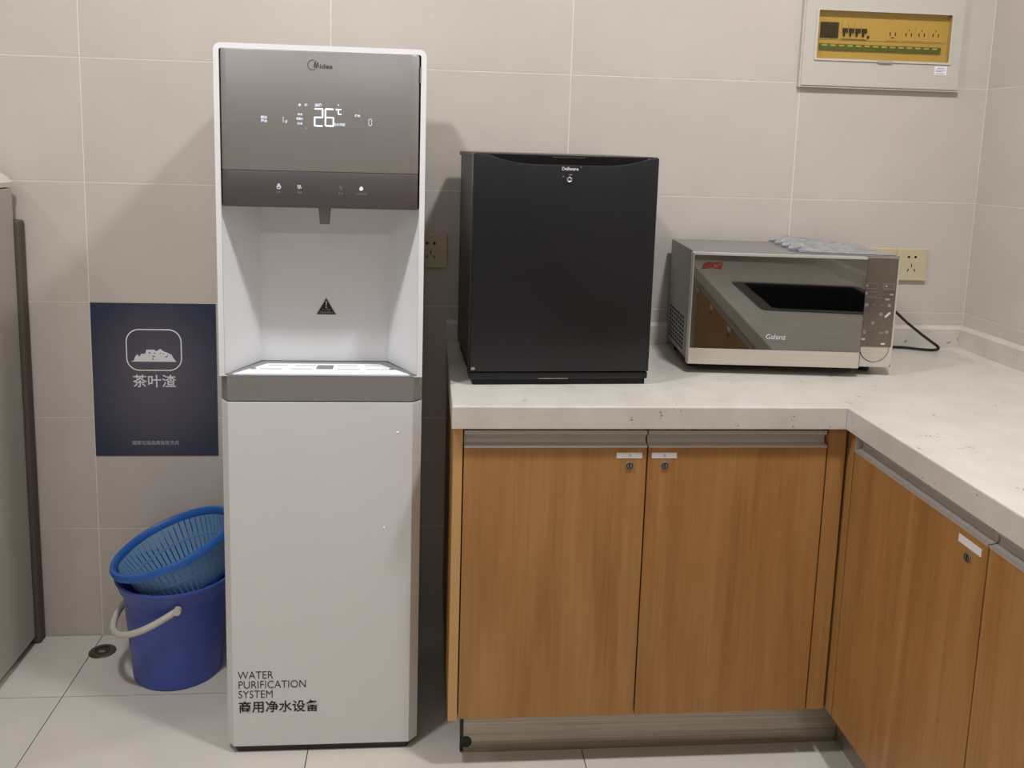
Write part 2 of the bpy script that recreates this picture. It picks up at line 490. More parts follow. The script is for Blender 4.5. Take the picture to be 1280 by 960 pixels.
# sink in the right run, seen in the microwave door's reflection
sk = thing('sink', 'black rectangular sink set into the worktop, mirrored in the microwave door', 'sink', (2.0, -1.56, CT0 - .16))
d = .004
b = MB(); o_ = rrect(SX0 + d, SX1 - d, SY0 + d, SY1 - d, .03); i_ = rrect(SX0 + .016, SX1 - .016, SY0 + .016, SY1 - .016, .025)
b.ring(o_, i_, CT0 - .15, CT + .001, 'z').build('wall', 'sink_black', sk)
MB().prism(rrect(SX0 + .016, SX1 - .016, SY0 + .016, SY1 - .016, .025), CT0 - .15, CT0 - .138, 'z').build('bottom', 'sink_black', sk)
MB().ring(rrect(SX0 - .012, SX1 + .012, SY0 - .012, SY1 + .012, .03), rrect(SX0 + .03, SX1 - .016, SY0 + .016, SY1 - .016, .025), CT + .0012, CT + .004, 'z').build('rim', 'sink_rim', sk)
MB().cyl(2.0, -1.56, CT0 - .138, .045, .003).build('drain_plug', 'chrome', sk)

# ------------------------------------------------------------------ base cabinets
def handle_profile(s):
    """aluminium finger channel section: (depth into door, z), open to the front"""
    z0, z1 = .7165, .7505
    return [(0, z0), (0, z0 + .0045), (.0035, z0 + .0045), (.014, z0 + .007), (.0165, z0 + .0135), (.0135, z0 + .0225), (.0065, z0 + .0255), (.0045, z0 + .0265), (.0045, z1), (.019, z1), (.019, z0)]

def lock(parent, at, normal):
    x, y, z = at
    b = MB()
    if normal == 'y':
        b.lathe([(.0, -.002), (.0046, -.0022), (.0068, -.003), (.0076, -.0025), (.008, 0), (0, 0)], x, y, z, 24, 'y')
        o = b.build('lock', 'nozzle_steel', parent, True)
        sub(o, MB().lathe([(.0052, -.0031), (.0063, -.0036), (.0070, -.0031), (.0063, -.0022)], x, y, z, 24, 'y', closed=True).build('lock_ring', 'black_plastic', parent, True))
        sub(o, MB().box(x - .001, x + .001, y - .0031, y - .0015, z - .004, z + .004).build('keyhole', 'void_black', parent))
    else:
        b.lathe([(.0, -.002), (.0046, -.0022), (.0068, -.003), (.0076, -.0025), (.008, 0), (0, 0)], x, y, z, 24, 'x')
        o = b.build('lock', 'nozzle_steel', parent, True)
        sub(o, MB().lathe([(.0052, -.0031), (.0063, -.0036), (.0070, -.0031), (.0063, -.0022)], x, y, z, 24, 'x', closed=True).build('lock_ring', 'black_plastic', parent, True))
        sub(o, MB().box(x - .0031, x - .0015, y - .001, y + .001, z - .004, z + .004).build('keyhole', 'void_black', parent))
    return o

DY = -.580   # door faces of the back run
DX = 1.723   # door faces of the right run
ZB, ZD = .123, .7163
c1 = thing('base_cabinet', 'wood-grain base cabinet with two doors under the fridge and microwave', 'cabinet', (1.31, -.3, 0))
MB().box(.922, 2.28, -.558, -.015, .122, .760).build('carcass', 'dark_plastic', c1)
MB().box(CLX + .004, .9195, -.578, -.015, ZB - .004, .7612, .0008).build('side_panel', 'cabinet_wood', c1)
MB().box(CLX + .0045, .9192, -.5788, -.578, ZB - .004, .7612).build('edge_banding', 'wood_edge', c1)
doors = []
for (x0, x1, name) in ((.9222, 1.2955, 'l'), (1.2985, 1.6755, 'r')):
    dr = MB().box(x0, x1, DY, DY + .019, ZB, ZD, .0008).build('door', 'cabinet_wood', c1)
    sub(dr, MB().prism([(DY + a, z) for a, z in handle_profile(0)], x0, x1, 'x').build('finger_channel', 'handle_alu', c1))
    sub(dr, MB().box(x0, x1, DY - .0012, DY, .7163, .7208).build('channel_lip', 'steel_strip', c1))
    if name == 'l': lx0, lx1, lk = 1.2330, 1.2860, 1.2604
    else: lx0, lx1, lk = 1.3058, 1.3580, 1.3337
    lb = sub(dr, MB().box(lx0, lx1, DY - .0006, DY, .6938, .7058).build('name_label', 'white_matte', c1))
    lb['label'] = 'small white paper label'
    doors.append(dr)
    c1_l = text_obj('label_print', '19' if name == 'l' else '18', .0048, ((lx0 + lx1) / 2, DY - .0009, .6976), 'print_grey', c1)
    sub(dr, c1_l)
    lo = lock(c1, (lk, DY, .6790), 'y'); sub(dr, lo)
MB().box(1.6785, 1.7165, DY + .001, DY + .02, ZB, .7600, .0006).build('filler_strip', 'cabinet_wood', c1)
MB().box(.936, 1.783, -.5165, -.508, .0, .122).build('kick_plate', 'kick_steel', c1)
b = MB().box(.930, .9375, -.518, -.508, .004, .122).cyl(.9435, -.5185, .026, .0125, .009, 'y', 20)
b.build('kick_end_seal', 'black_plastic', c1)

YB = [-.605, -1.056, -1.507, -1.958, -2.409]
for u in range(2):
    c2 = thing('base_cabinet', ['wood-grain base cabinet of the right-hand run nearest the inner corner', 'wood-grain base cabinet farther along the right-hand run, mirrored in the microwave door'][u],
               'cabinet', (2.0, (YB[2 * u] + YB[2 * u + 2]) / 2, 0), group='right run base cabinets')
    y1, y0 = YB[2 * u], YB[2 * u + 2]
    MB().box(1.745, 2.28, y0 + .001, y1 - .001 if u else -.561, .122, .600).build('carcass', 'dark_plastic', c2)
    for k in range(2):
        ya, yb = YB[2 * u + k + 1] + .0015, YB[2 * u + k] - .0015
        dr = MB().box(DX, DX + .019, ya, yb, ZB, ZD, .0008).build('door', 'cabinet_wood', c2)
        sub(dr, MB().prism([(DX + a, z) for a, z in handle_profile(0)], ya, yb, 'y').build('finger_channel', 'handle_alu', c2))
        sub(dr, MB().box(DX - .0012, DX, ya, yb, .7163, .7208).build('channel_lip', 'steel_strip', c2))
        if k == 0: l0, l1, lk = -1.040, -.978, -1.0075
        else: l0, l1, lk = -1.491, -1.429, -1.460
        sh = -.902 * u
        lb = sub(dr, MB().box(DX - .0006, DX, l0 + sh, l1 + sh, .6920, .7055).build('name_label', 'white_matte', c2)); lb['label'] = 'small white paper label'
        sub(dr, lock(c2, (DX, lk + sh, .6765), 'x'))
    if u == 0:
        MB().box(DX, DX + .019, -.6025, -.5605, ZB, .7600, .0006).build('filler_strip', 'cabinet_wood', c2)
        MB().box(DX + .001, DX + .02, -.6045, -.6025, .7165, .7505).build('channel_end_cap', 'handle_alu', c2)
    MB().box(1.784, 1.792, y0, y1 if u else -.517, 0, .122).build('kick_plate', 'kick_steel', c2)

# ------------------------------------------------------------------ water dispenser
wd = thing('water_dispenser', 'tall white freestanding water dispenser with grey display head', 'water dispenser', (.6315, -.30, 0))
X0, X1, YBk, YFt = .427, .836, -.112, -.498
MB().prism([(X0 + .012, YBk - .01), (X0 + .012, YFt + .03), (X0 + .022, YFt + .008), (X1 - .022, YFt + .008), (X1 - .012, YFt + .03), (X1 - .012, YBk - .01)], 0.0, .017, 'z').build('base', 'dark_plastic', wd)
plan = [(X0, YBk), (X0, YFt + .020), (X0 + .016, YFt), (X1 - .018, YFt), (X1, YFt + .020), (X1, YBk)]
MB().prism(plan, .0165, .7855, 'z', .0012).build('lower_cabinet', 'white_plastic', wd)
MB().prism(plan, .788, .8415, 'z', .0006).build('tray_band', 'band_grey', wd)
# open frame of the upper half
fo = rrect(X0, X1, .8400, 1.4975, .014, corners=(0, 0, 1, 1)); fi = rrect(X0 + .0105, X1 - .0105, .8405, 1.4870, .004, corners=(0, 0, 1, 1))
n = len(fo)
MB().ring(fo, fi, YFt, YBk, 'y').build('upper_frame', 'white_matte', wd)
MB().box(X0 + .0105, X1 - .0105, YBk - .012, YBk, .8425, 1.487).build('back_panel', 'white_matte', wd)
# niche liner: slanted cheeks, back and roof
cy = -.371
b = MB()
lin_pts = [(X0 + .0108, YFt + .004), (.490, cy), (.7605, cy), (X1 - .0108, YFt + .004), (X1 - .0108, YFt + .008), (.7635, cy + .004), (.487, cy + .004), (X0 + .0108, YFt + .008)]
b.prism(lin_pts, .8425, 1.186, 'z').build('niche_liner', 'white_matte', wd)
MB().box(X0 + .011, X1 - .011, YFt + .012, YBk - .013, 1.1862, 1.1915).build('niche_roof', 'tray_grey', wd)
# drip tray plate with slots
MB().prism([(X0 + .030, YFt + .010), (.5070, cy - .034), (.7440, cy - .034), (X1 - .030, YFt + .010), (X1 - .026, YFt + .004), (X0 + .026, YFt + .004)], .8416, .8440, 'z').build('drip_tray', 'tray_white', wd)
MB().prism([(X0 + .013, YFt + .010), (.4925, cy - .007), (.758, cy - .007), (X1 - .013, YFt + .010), (X1 - .028, YFt + .007), (.7450, cy - .033), (.5060, cy - .033), (X0 + .028, YFt + .007)], .8416, .8424, 'z').build('tray_rim', 'tray_rim', wd)
MB().prism([(X0 + .011, YFt + .009), (.4905, cy - .0005), (.760, cy - .0005), (X1 - .011, YFt + .009), (X1 - .0135, YFt + .0095), (.7583, cy - .0075), (.4922, cy - .0075), (X0 + .0135, YFt + .0095)], .8414, .8418, 'z').build('tray_gap', 'dark_plastic', wd)
tr = [o for o in wd.children if o.name.startswith('drip_tray')][0]
for (xa, xb, ya, yb) in ((.512, .552, -.424, -.418), (.568, .612, -.424, -.418), (.655, .699, -.424, -.418), (.714, .746, -.424, -.418),
                         (.500, .545, -.456, -.449), (.562, .608, -.456, -.449), (.660, .706, -.456, -.449), (.720, .764, -.456, -.449)):
    sub(tr, MB().prism(rrect(xa, xb, ya, yb, .002, 3), .8439, .8443, 'z').build('slot', 'tray_slot', wd))
sub(tr, MB().box(.615, .649, -.452, -.420, .8439, .8446, .0003).build('drain_square', 'nozzle_steel', wd))
sub(tr, MB().box(.6175, .6465, -.4495, -.4225, .8445, .8449).build('drain_mesh', 'band_grey', wd))
for xx in (.486, .772): sub(tr, MB().cyl(xx, -.450, .8439, .0065, .0007, seg=20).build('tray_screw', 'nozzle_steel', wd))
# display head
MB().box(X0 + .0125, X1 - .0125, -.488, -.20, 1.192, 1.4855).build('head_core', 'void_black', wd)
def head_plan(x0, x1):
    yf = -.5035
    L_ = [(x0, -.486), (x0, yf + .010), (x0 + .0012, yf + .0055), (x0 + .004, yf + .0022), (x0 + .009, yf + .0005), (x0 + .014, yf)]
    R_ = [(x1 - .0185, yf), (x1 - .0165, yf + .0003), (x1 - .0035, yf + .0045), (x1 - .0018, yf + .0058), (x1 - .0005, yf + .010), (x1 - .0005, -.486)]
    return L_ + R_
MB().prism(head_plan(X0 + .0125, X1 - .013), 1.2557, 1.4860, 'z', .0012).build('display_panel', 'panel_grey', wd, 25)
MB().prism(head_plan(X0 + .0125, X1 - .013), 1.1840, 1.2553, 'z', .0012).build('control_panel', 'panel_dark', wd, 25)
MB().box(X0 + .0115, X1 - .0115, -.489, -.486, 1.187, 1.4865).build('gap_liner', 'void_black', wd)
MB().box(X1 - .0130, X1 - .0108, -.4995, -.488, 1.4330, 1.4640).build('hinge_clip', 'band_grey', wd)
# nozzle
MB().lathe([(0, -.034), (.0098, -.034), (.0105, -.030), (.0118, -.008), (.0135, 0), (.0135, .008), (0, .008)], .6355, -.470, 1.184, 28).build('nozzle', 'nozzle_steel', wd, True)
# warning sign on the niche back
ty = cy - .0003
ws = MB().prism([(.6050, .9445), (.6500, .9445), (.6277, .9835)], ty - .0006, ty, 'y').build('warning_sign', 'sign_yellow', wd)
sub(ws, MB().prism([(.6078, .9460), (.6472, .9460), (.6277, .9802)], ty - .0010, ty - .0006, 'y').build('sign_print', 'print_black', wd))
sub(ws, MB().prism([(.6262, .9740), (.6292, .9740), (.6285, .9645), (.6269, .9645)], ty - .0013, ty - .0010, 'y').build('exclamation', 'print_white', wd))
sub(ws, MB().cyl(.6277, ty - .0013, .9612, .0016, .0003, 'y', 12).build('exclamation', 'print_white', wd))
sub(ws, text_obj('sign_caption', '小心烫伤', .0034, (.6277, ty - .0012, .9543), 'print_grey', wd))
sub(ws, text_obj('sign_caption', '注意高温热水', .0036, (.6277, ty - .0012, .9482), 'print_grey', wd))
# printing on the lower door
ly = YFt - .0004
for s_, z_, wdt in (('WATER', .1752, 1.0), ('PURIFICATION', .1530, 1.0), ('SYSTEM', .1308, 1.0)):
    text_obj('lettering', s_, .0180, (.4535, ly, z_ - .0005), 'print_black', wd, 'LEFT', offset=-.00022, squeeze=.875)
text_obj('lettering', '商用净水设备', .0205, (.4535, ly, .0985), 'print_black', wd, 'LEFT', offset=.00035, squeeze=1.0)
for xx, zz in ((.7872, .7210), (.7609, .5127)):
    MB().lathe([(0, -.0012), (.0018, -.0009), (.0028, 0), (0, 0)], xx, YFt, zz, 14, 'y').build('water_drop', 'tray_white', wd, True)
# brand mark: open ring plus lettering
py = -.5037
b = MB()
ring_o, ring_i = [], []
cxr, czr = .6160, 1.4606
NR = 40
for k in range(NR):
    a = math.radians(20 + 310 * k / (NR - 1)); th = .0011 * (0.35 + 0.65 * math.sin(PI * k / (NR - 1)))
    ring_o.append((cxr + .0094 * math.cos(a), czr + .0098 * math.sin(a))); ring_i.append((cxr + (.0094 - th) * math.cos(a), czr + (.0098 - th) * math.sin(a)))
b.prism(ring_o + ring_i[::-1], py - .0003, py, 'y').build('brand_ring', 'print_dark', wd)
b = MB()
b.prism([(.6182, 1.4560), (.6200, 1.4545), (.6216, 1.4660), (.6203, 1.4662)], py - .0003, py, 'y')
b.prism([(.6206, 1.4662), (.6220, 1.4662), (.6243, 1.4560), (.6230, 1.4545)], py - .0003, py, 'y')
b.prism([(.6228, 1.4545), (.6243, 1.4548), (.6266, 1.4655), (.6252, 1.4660)], py - .0003, py, 'y')
b.prism([(.6256, 1.4660), (.6268, 1.4655), (.6290, 1.4560), (.6278, 1.4545)], py - .0003, py, 'y')
b.build('brand_initial', 'print_dark', wd)
text_obj('lettering', 'idea', .0088, (.6298, py - .0001, 1.4546), 'print_dark', wd, 'LEFT', offset=.0001, squeeze=1.25)
# lit display segments
SEG = {'a': ((0, 1), (1, 1)), 'b': ((1, 1), (1, .5)), 'c': ((1, .5), (1, 0)), 'd': ((0, 0), (1, 0)), 'e': ((0, .5), (0, 0)), 'f': ((0, 1), (0, .5)), 'g': ((0, .5), (1, .5))}
def digit(x0, x1, z0, z1, segs, th, m, gap=.0004):
    b = MB()
    for s_ in segs:
        (ax, az), (bx, bz) = SEG[s_]
        pa = Vector((x0 + (x1 - x0) * ax, z0 + (z1 - z0) * az)); pb = Vector((x0 + (x1 - x0) * bx, z0 + (z1 - z0) * bz))
        t_ = (pb - pa).normalized(); nrm = Vector((-t_.y, t_.x)) * th / 2
        pa = pa + t_ * gap; pb = pb - t_ * gap
        b.prism([tuple(pa + nrm), tuple(pa + t_ * -th * .3), tuple(pa - nrm), tuple(pb - nrm), tuple(pb + t_ * th * .3), tuple(pb + nrm)], py - .0002, py, 'y')
    return b.build('lit_digit', m, wd)
digit(.6198, .6352, 1.3445, 1.3772, 'abged', .0027, 'led_white')
digit(.6407, .6560, 1.3450, 1.3772, 'afgecd', .0027, 'led_white')
digit(.7246, .7300, 1.3480, 1.3604, 'abcdef', .0013, 'led_dim', .0009)
digit(.5585, .5596, 1.3492, 1.3606, 'bc', .0012, 'led_dim', .0004)
# degree C
b = MB().prism([(.6645, 1.3780), (.6715, 1.3780), (.6715, 1.3765), (.6665, 1.3765), (.6665, 1.3690), (.6715, 1.3690), (.6715, 1.3672), (.6655, 1.3672), (.6645, 1.3682)], py - .0002, py, 'y')
b.lathe([(.0008, 0), (.0018, 0), (.0018, .0002), (.0008, .0002)], .6622, py - .0002, 1.3770, 12, 'y', closed=True)
b.build('degree_mark', 'led_white', wd)
def icon(pts_list, m, name='lit_icon'):
    b = MB()
    for p in pts_list: b.prism(p, py - .0002, py, 'y')
    return b.build(name, m, wd)
def lit_text(s_, cx_, cz_, h_, m, sq=1.0, off=.00025):
    return text_obj('lit_caption', s_, h_, (cx_, py - .0001, cz_ - h_ * .45), m, wd, 'CENTER', offset=off, squeeze=sq)
lit_text('制水', .5230, 1.3578, .0044, 'led_dim', 1.05); lit_text('净水', .5230, 1.3510, .0044, 'led_dim', 1.05)
lit_text('杯', .5657, 1.3508, .0036, 'led_dim')
lit_text('热', .6034, 1.3838, .0040, 'led_dim')
icon([[(.5890, 1.3820), (.5890, 1.3856), (.5915, 1.3868), (.5945, 1.3838), (.5915, 1.3810)]], 'led_dim')
lit_text('冷水', .5918, 1.3655, .0034, 'led_dim'); lit_text('常温水', .5910, 1.3571, .0034, 'led_dim', .9); lit_text('热水', .5917, 1.3479, .0036, 'led_dim')
icon([[(.6018, 1.3360), (.6018, 1.3405), (.6035, 1.3420), (.6055, 1.3395), (.6050, 1.3375), (.6034, 1.3352)]], 'led_faint')
lit_text('加热', .6272, 1.3840, .0048, 'led_dim', 1.05)
icon([[(.6635, 1.3862), (.6657, 1.3872), (.6679, 1.3862), (.6657, 1.3836)]], 'led_dim')
lit_text('出水温度', .6673, 1.3478, .0046, 'led_dim', .92, .0002)
icon([[(.6271, 1.3412), (.6284, 1.3390), (.6271, 1.3364), (.6258, 1.3390)]], 'led_faint')
lit_text('纯水', .7028, 1.3659, .0040, 'led_dim'); lit_text('L', .7348, 1.3483, .0030, 'led_faint')
# touch icons on the control band
py2 = py
b = MB()
b.lathe([(.0030, 0), (.0042, 0), (.0042, .0002), (.0030, .0002)], .5500, py - .0002, 1.2238, 20, 'y', closed=True)
b.lathe([(.0014, 0), (.0024, 0), (.0024, .0002), (.0014, .0002)], .5500, py - .0002, 1.2285, 16, 'y', closed=True)
b.box(.5478, .5522, py - .0003, py - .0001, 1.2236, 1.2252).build('touch_icon', 'led_dim', wd)
def wave(cx_, cz_, h_, th):
    L_ = []; R_ = []
    for k in range(9):
        t_ = k / 8; x_ = cx_ + .0009 * math.sin(t_ * 2 * PI); z_ = cz_ - h_ / 2 + h_ * t_
        L_.append((x_ - th / 2, z_)); R_.append((x_ + th / 2, z_))
    return L_ + R_[::-1]
icon([wave(.5903 + d_, 1.2252, .0075, .0011) for d_ in (-.0032, -.0006, .002)], 'led_dim', 'touch_icon')
icon([wave(.6705 + d_, 1.2248, .0090, .0009) for d_ in (-.0016, .0014)], 'led_faint', 'touch_icon')
icon([[(.7070, 1.2215), (.7064, 1.2245), (.7080, 1.2270), (.7104, 1.2290), (.7130, 1.2275), (.7144, 1.2245), (.7138, 1.2215), (.7104, 1.2200)]], 'led_dim', 'touch_icon')
for cx_, s_ in ((.5499, '冰水'), (.5902, '常温'), (.6705, '热 水'), (.7105, '儿童安全锁')):
    lit_text(s_, cx_, 1.2138, .0034, 'led_faint', 1.0, 0)

# ------------------------------------------------------------------ poster
po = thing('wall_poster', 'dark blue poster with a white tea-leaf pictogram taped on the wall', 'poster', (.155, 0, .498))
MB().box(.0015, .3100, -.0016, -.0001, .4975, .8990).build('sheet', 'poster_print', po)
yp = -.0017
MB().ring(rrect(.0855, .2240, .7235, .8325, .033, 10), rrect(.0885, .2210, .7265, .8295, .030, 10), yp - .0003, yp, 'y').build('pictogram_frame', 'poster_white', po)
pile = [(.0967, .7475), (.1040, .7505), (.1080, .7610), (.1135, .7670), (.1185, .7600), (.1225, .7680), (.1330, .7685), (.1360, .7790), (.1560, .7790), (.1585, .7750), (.1640, .7770), (.1700, .7815), (.1790, .7745),
        (.1860, .7720), (.1920, .7690), (.1980, .7660), (.2030, .7560), (.2097, .7475)]
MB().prism(pile, yp - .0003, yp, 'y').build('leaf_pile_print', 'poster_white', po)
for x_, z_, w_ in ((.1440, .7705, .0045), (.1560, .7700, .004), (.1535, .7615, .006), (.1515, .7545, .004), (.1850, .7610, .005), (.1700, .7700, .002), (.1780, .7690, .002), (.1880, .7650, .002)):
    MB().prism([(x_ - w_ / 2, z_ - .0012), (x_ + w_ / 2, z_ - .0015), (x_ + w_ / 2, z_ + .0012), (x_ - w_ * .4, z_ + .0015)], yp - .0005, yp - .0003, 'y').build('leaf_speck_print', 'print_dark', po)
text_obj('lettering', '茶叶渣', .0255, (.1535, yp - .0001, .6835), 'poster_white', po, offset=.0003, squeeze=1.02)
text_obj('lettering', '国家垃圾品类投放方式', .0085, (.1520, yp - .0001, .5283), 'poster_grey', po, squeeze=1.0)

# ------------------------------------------------------------------ tall grey cabinet at the left edge
lc = thing('tall_cabinet', 'tall plain grey cabinet with a sloping-edged lid at the left', 'cabinet', (-.40, -.30, 0))
GX, GY0, GY1 = -.155, -.62, -.040
MB().box(-.64, GX - .018, GY0 + .02, GY1 - .01, 0, .03).build('plinth', 'void_black', lc)
MB().box(-.66, GX, GY0, GY1, .0205, 1.1835, .003).build('body', 'cabinet_grey', lc)
MB().prism([(-.66, 1.1865), (GX, 1.1865), (GX, 1.1980), (GX - .004, 1.2005), (GX - .034, 1.2240), (-.626, 1.2240), (-.66, 1.2000)], GY0, GY1 + .012, 'y', .0015).build('lid', 'cabinet_lid', lc)
MB().box(-.652, GX - .008, GY0 + .008, GY1 - .008, 1.1835, 1.1866).build('lid_gap', 'void_black', lc)

MB().box(GX - .06, GX + .011, GY1 + .002, -.003, .0, 1.105, .006).build('rear_shade_strip', 'rear_shade', lc)  # added dark strip, deepens the shade along the cabinet's back edge

# ------------------------------------------------------------------ bucket and strainer basket
BX, BY = .238, -.158
bk = thing('bucket', 'blue plastic bucket standing on the floor with a white handle', 'bucket', (BX, BY, 0))
rb, rt, hb = .106, .137, .250
prof = [(0, .004), (rb - .008, .004), (rb - .003, .0), (rb, .003), (rb + .0165, .204), (rb + .0195, .212), (rb + .026, .222), (rt + .001, .240), (rt + .005, .247), (rt + .0045, .2505), (rt + .001, .2515), (rt - .002, .2480), (rt - .010, .232), (rb + .014, .206), (rb - .003, .012), (0, .010)]
MB().lathe([(r_, h_ * 1.045) for r_, h_ in prof], BX, BY, 0, 72).build('body', 'bucket_blue', bk, 30)
pts = []
pv1, pv2 = Vector((BX + .038, BY - .126, .224)), Vector((BX - .038, BY + .126, .224))
mid = (pv1 + pv2) / 2; ax_ = (pv1 - pv2) / 2; low = Vector((-.140, -.045, -.085))
for k in range(33):
    a = PI * k / 32
    s_ = math.sin(a); c_ = math.cos(a)
    p = mid + ax_ * (c_ * 1.04) + low * (abs(s_) ** .85)
    pts.append(p)
MB().tube(pts, [.0066] + [.0078] * 31 + [.0066], 12).build('handle', 'handle_white', bk, True)
for pv, sg in ((pv1, -1), (pv2, 1)):
    MB().cyl(pv.x, pv.y + sg * .006 - (.012 if sg < 0 else 0) + (.0 if sg < 0 else -.004), pv.z, .009, .012, 'y', 16).build('handle_pivot', 'handle_white', bk, True)

bs = thing('strainer_basket', 'light blue slotted strainer basket tilted inside the bucket', 'basket', (BX - .006, BY - .004, .335), local=True)
bs.rotation_euler = (math.radians(4), math.radians(-19), 0)
RB, DB_ = .148, .108
MB().lathe([(RB - .010, -.012), (RB - .004, -.014), (RB + .003, -.011), (RB + .005, .0), (RB + .001, .006), (RB - .006, .006), (RB - .010, .001)], 0, 0, 0, 72, closed=True).build('rim', 'basket_rim', bs, 50)
b = MB(); NS = 56
def brad(h): return RB - .010 + (h) * .34
for k in range(NS):
    a0 = 2 * PI * (k - .40) / NS; a1 = 2 * PI * (k + .40) / NS
    col = []
    for t_ in range(5):
        h = -.010 - (DB_ - .012) * t_ / 4
        r_ = brad(h)
        col.append([(r_ * math.cos(a0), r_ * math.sin(a0), h), (r_ * math.cos(a1), r_ * math.sin(a1), h), ((r_ - .0022) * math.cos(a1), (r_ - .0022) * math.sin(a1), h), ((r_ - .0022) * math.cos(a0), (r_ - .0022) * math.sin(a0), h)])
    vr = [[b.bm.verts.new(c) for c in row] for row in col]
    for i in range(4):
        for j in range(4):
            b.bm.faces.new((vr[i][j], vr[i][(j + 1) % 4], vr[i + 1][(j + 1) % 4], vr[i + 1][j]))
bmesh.ops.recalc_face_normals(b.bm, faces=b.bm.faces[:])
sl = b.build('slats', 'basket_slat', bs); sl['kind'] = 'stuff'
rbm = brad(-DB_)
MB().lathe([(0, -DB_ - .002), (rbm + .002, -DB_ - .002), (rbm + .003, -DB_ + .010), (rbm - .001, -DB_ + .010), (rbm - .002, -DB_ + .001), (0, -DB_ + .001)], 0, 0, 0, 56).build('base', 'basket_rim', bs, 40)
MB().lathe([(brad(-.055) - .003, -.0575), (brad(-.055) + .001, -.0575), (brad(-.055) + .0015, -.0525), (brad(-.055) - .0025, -.0525)], 0, 0, 0, 56, closed=True).build('hoop', 'basket_slat', bs)

# ------------------------------------------------------------------ floor drain
fd = thing('floor_drain', 'small round metal floor drain in the tile near the bucket', 'floor drain', (.026, -.080, 0))
MB().lathe([(.020, .0006), (.020, .0030), (.028, .0034), (.0325, .0018), (.0335, .0003)], .026, -.080, 0, 40).build('rim', 'drain_steel', fd, True)
MB().cyl(.026, -.080, .0004, .0195, .0010, seg=32).build('grate', 'dark_plastic', fd)
MB().box(.018, .034, -.0875, -.0790, .0014, .0030, .0006).build('plug_bar', 'chrome', fd)

# ------------------------------------------------------------------ mini fridge
fr = thing('mini_fridge', 'small black hotel-style fridge standing on the worktop', 'refrigerator', (.9355, -.4490, CT), math.radians(2.2), local=True)
FW, FD, FH = .3935, .395, .4935
MB().box(.004, FW - .004, .040, FD, .022, FH - .004, .004).build('body', 'fridge_side', fr)
MB().box(0, FW, .034, FD, FH - .010, FH, .003).build('top_panel', 'fridge_side', fr)
dr = MB().box(0, FW, .008, .034, .030, FH - .0005, .003).build('door', 'fridge_gloss', fr)
arc = []
NA = 28
for k in range(NA + 1):
    t_ = k / NA
    x_ = .030 + (.372 - .030) * t_
    u_ = abs(2 * t_ - 1)
    arc.append((x_, FH - .0035 - .0175 * (1 - max(0, (u_ - .42) / .58) ** 2.0)))
outline = [(.0015, .0315), (FW - .0015, .0315), (FW - .0015, FH - .0025)] + arc[::-1] + [(.0015, FH - .0025)]
dp = MB().prism(outline, .0, .0085, 'y', .0018).build('door_face', 'fridge_black', fr, 30)
sub(dr, dp)
hl = MB().prism([(x_, z_ - .0002) for x_, z_ in arc[3:-3]] + [(x_, z_ + .0022) for x_, z_ in arc[3:-3]][::-1], .0030, .0080, 'y').build('grip_lip', 'fridge_gloss', fr)
sub(dr, hl)
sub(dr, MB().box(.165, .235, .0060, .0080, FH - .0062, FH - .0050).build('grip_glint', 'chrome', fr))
lt = text_obj('lettering', 'Dellware', .0068, (.2015, -.0004, FH - .0318), 'print_white', fr, offset=.00025, squeeze=1.02); sub(dr, lt)
lt = text_obj('trademark', '®', .0030, (.2245, -.0004, FH - .0268), 'print_grey', fr); sub(dr, lt)
lk = MB().lathe([(0, -.0012), (.0028, -.0014), (.0048, -.0030), (.0060, -.0024), (.0064, .0005), (0, .0005)], .2005, 0, FH - .0510, 28, 'y').build('lock', 'chrome', fr, True); sub(dr, lk)
sub(dr, MB().box(.1996, .2016, -.0020, -.0008, FH - .0536, FH - .0484).build('keyhole', 'void_black', fr))
sub(dr, MB().cyl(.1875, -.0006, FH - .0450, .0012, .0008, 'y', 12).build('indicator', 'print_grey', fr))
sub(dr, MB().box(.1995, .2060, -.0006, .0003, FH - .0418, FH - .0402).build('lock_mark', 'print_grey', fr))
MB().box(.001, FW - .001, .006, .06, .013, .0285, .003).build('kick_strip', 'fridge_black', fr)
MB().box(.010, FW - .006, .012, .38, .0, .0130).build('plinth', 'void_black', fr)
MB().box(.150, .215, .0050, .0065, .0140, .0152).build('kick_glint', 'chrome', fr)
MB().box(.0035, .0120, -.0006, .002, .0355, .0420, .0008).build('hinge_pin', 'chrome', fr)
# condenser rungs behind
b = MB()
b.tube([(.05, FD + .016, .08), (.05, FD + .016, .44)], .002, 8); b.tube([(FW - .05, FD + .016, .08), (FW - .05, FD + .016, .44)], .002, 8)
b.build('condenser_rail', 'black_plastic', fr)
for k in range(9):
    MB().tube([(.045, FD + .0125, .10 + k * .04), (FW - .045, FD + .0125, .10 + k * .04)], .0016, 6).build('condenser_rung', 'black_plastic', fr)
MB().box(.05, FW - .05, FD, FD + .012, .09, .10).build('condenser_bracket', 'black_plastic', fr)
MB().box(.05, FW - .05, FD, FD + .012, .42, .43).build('condenser_bracket', 'black_plastic', fr)

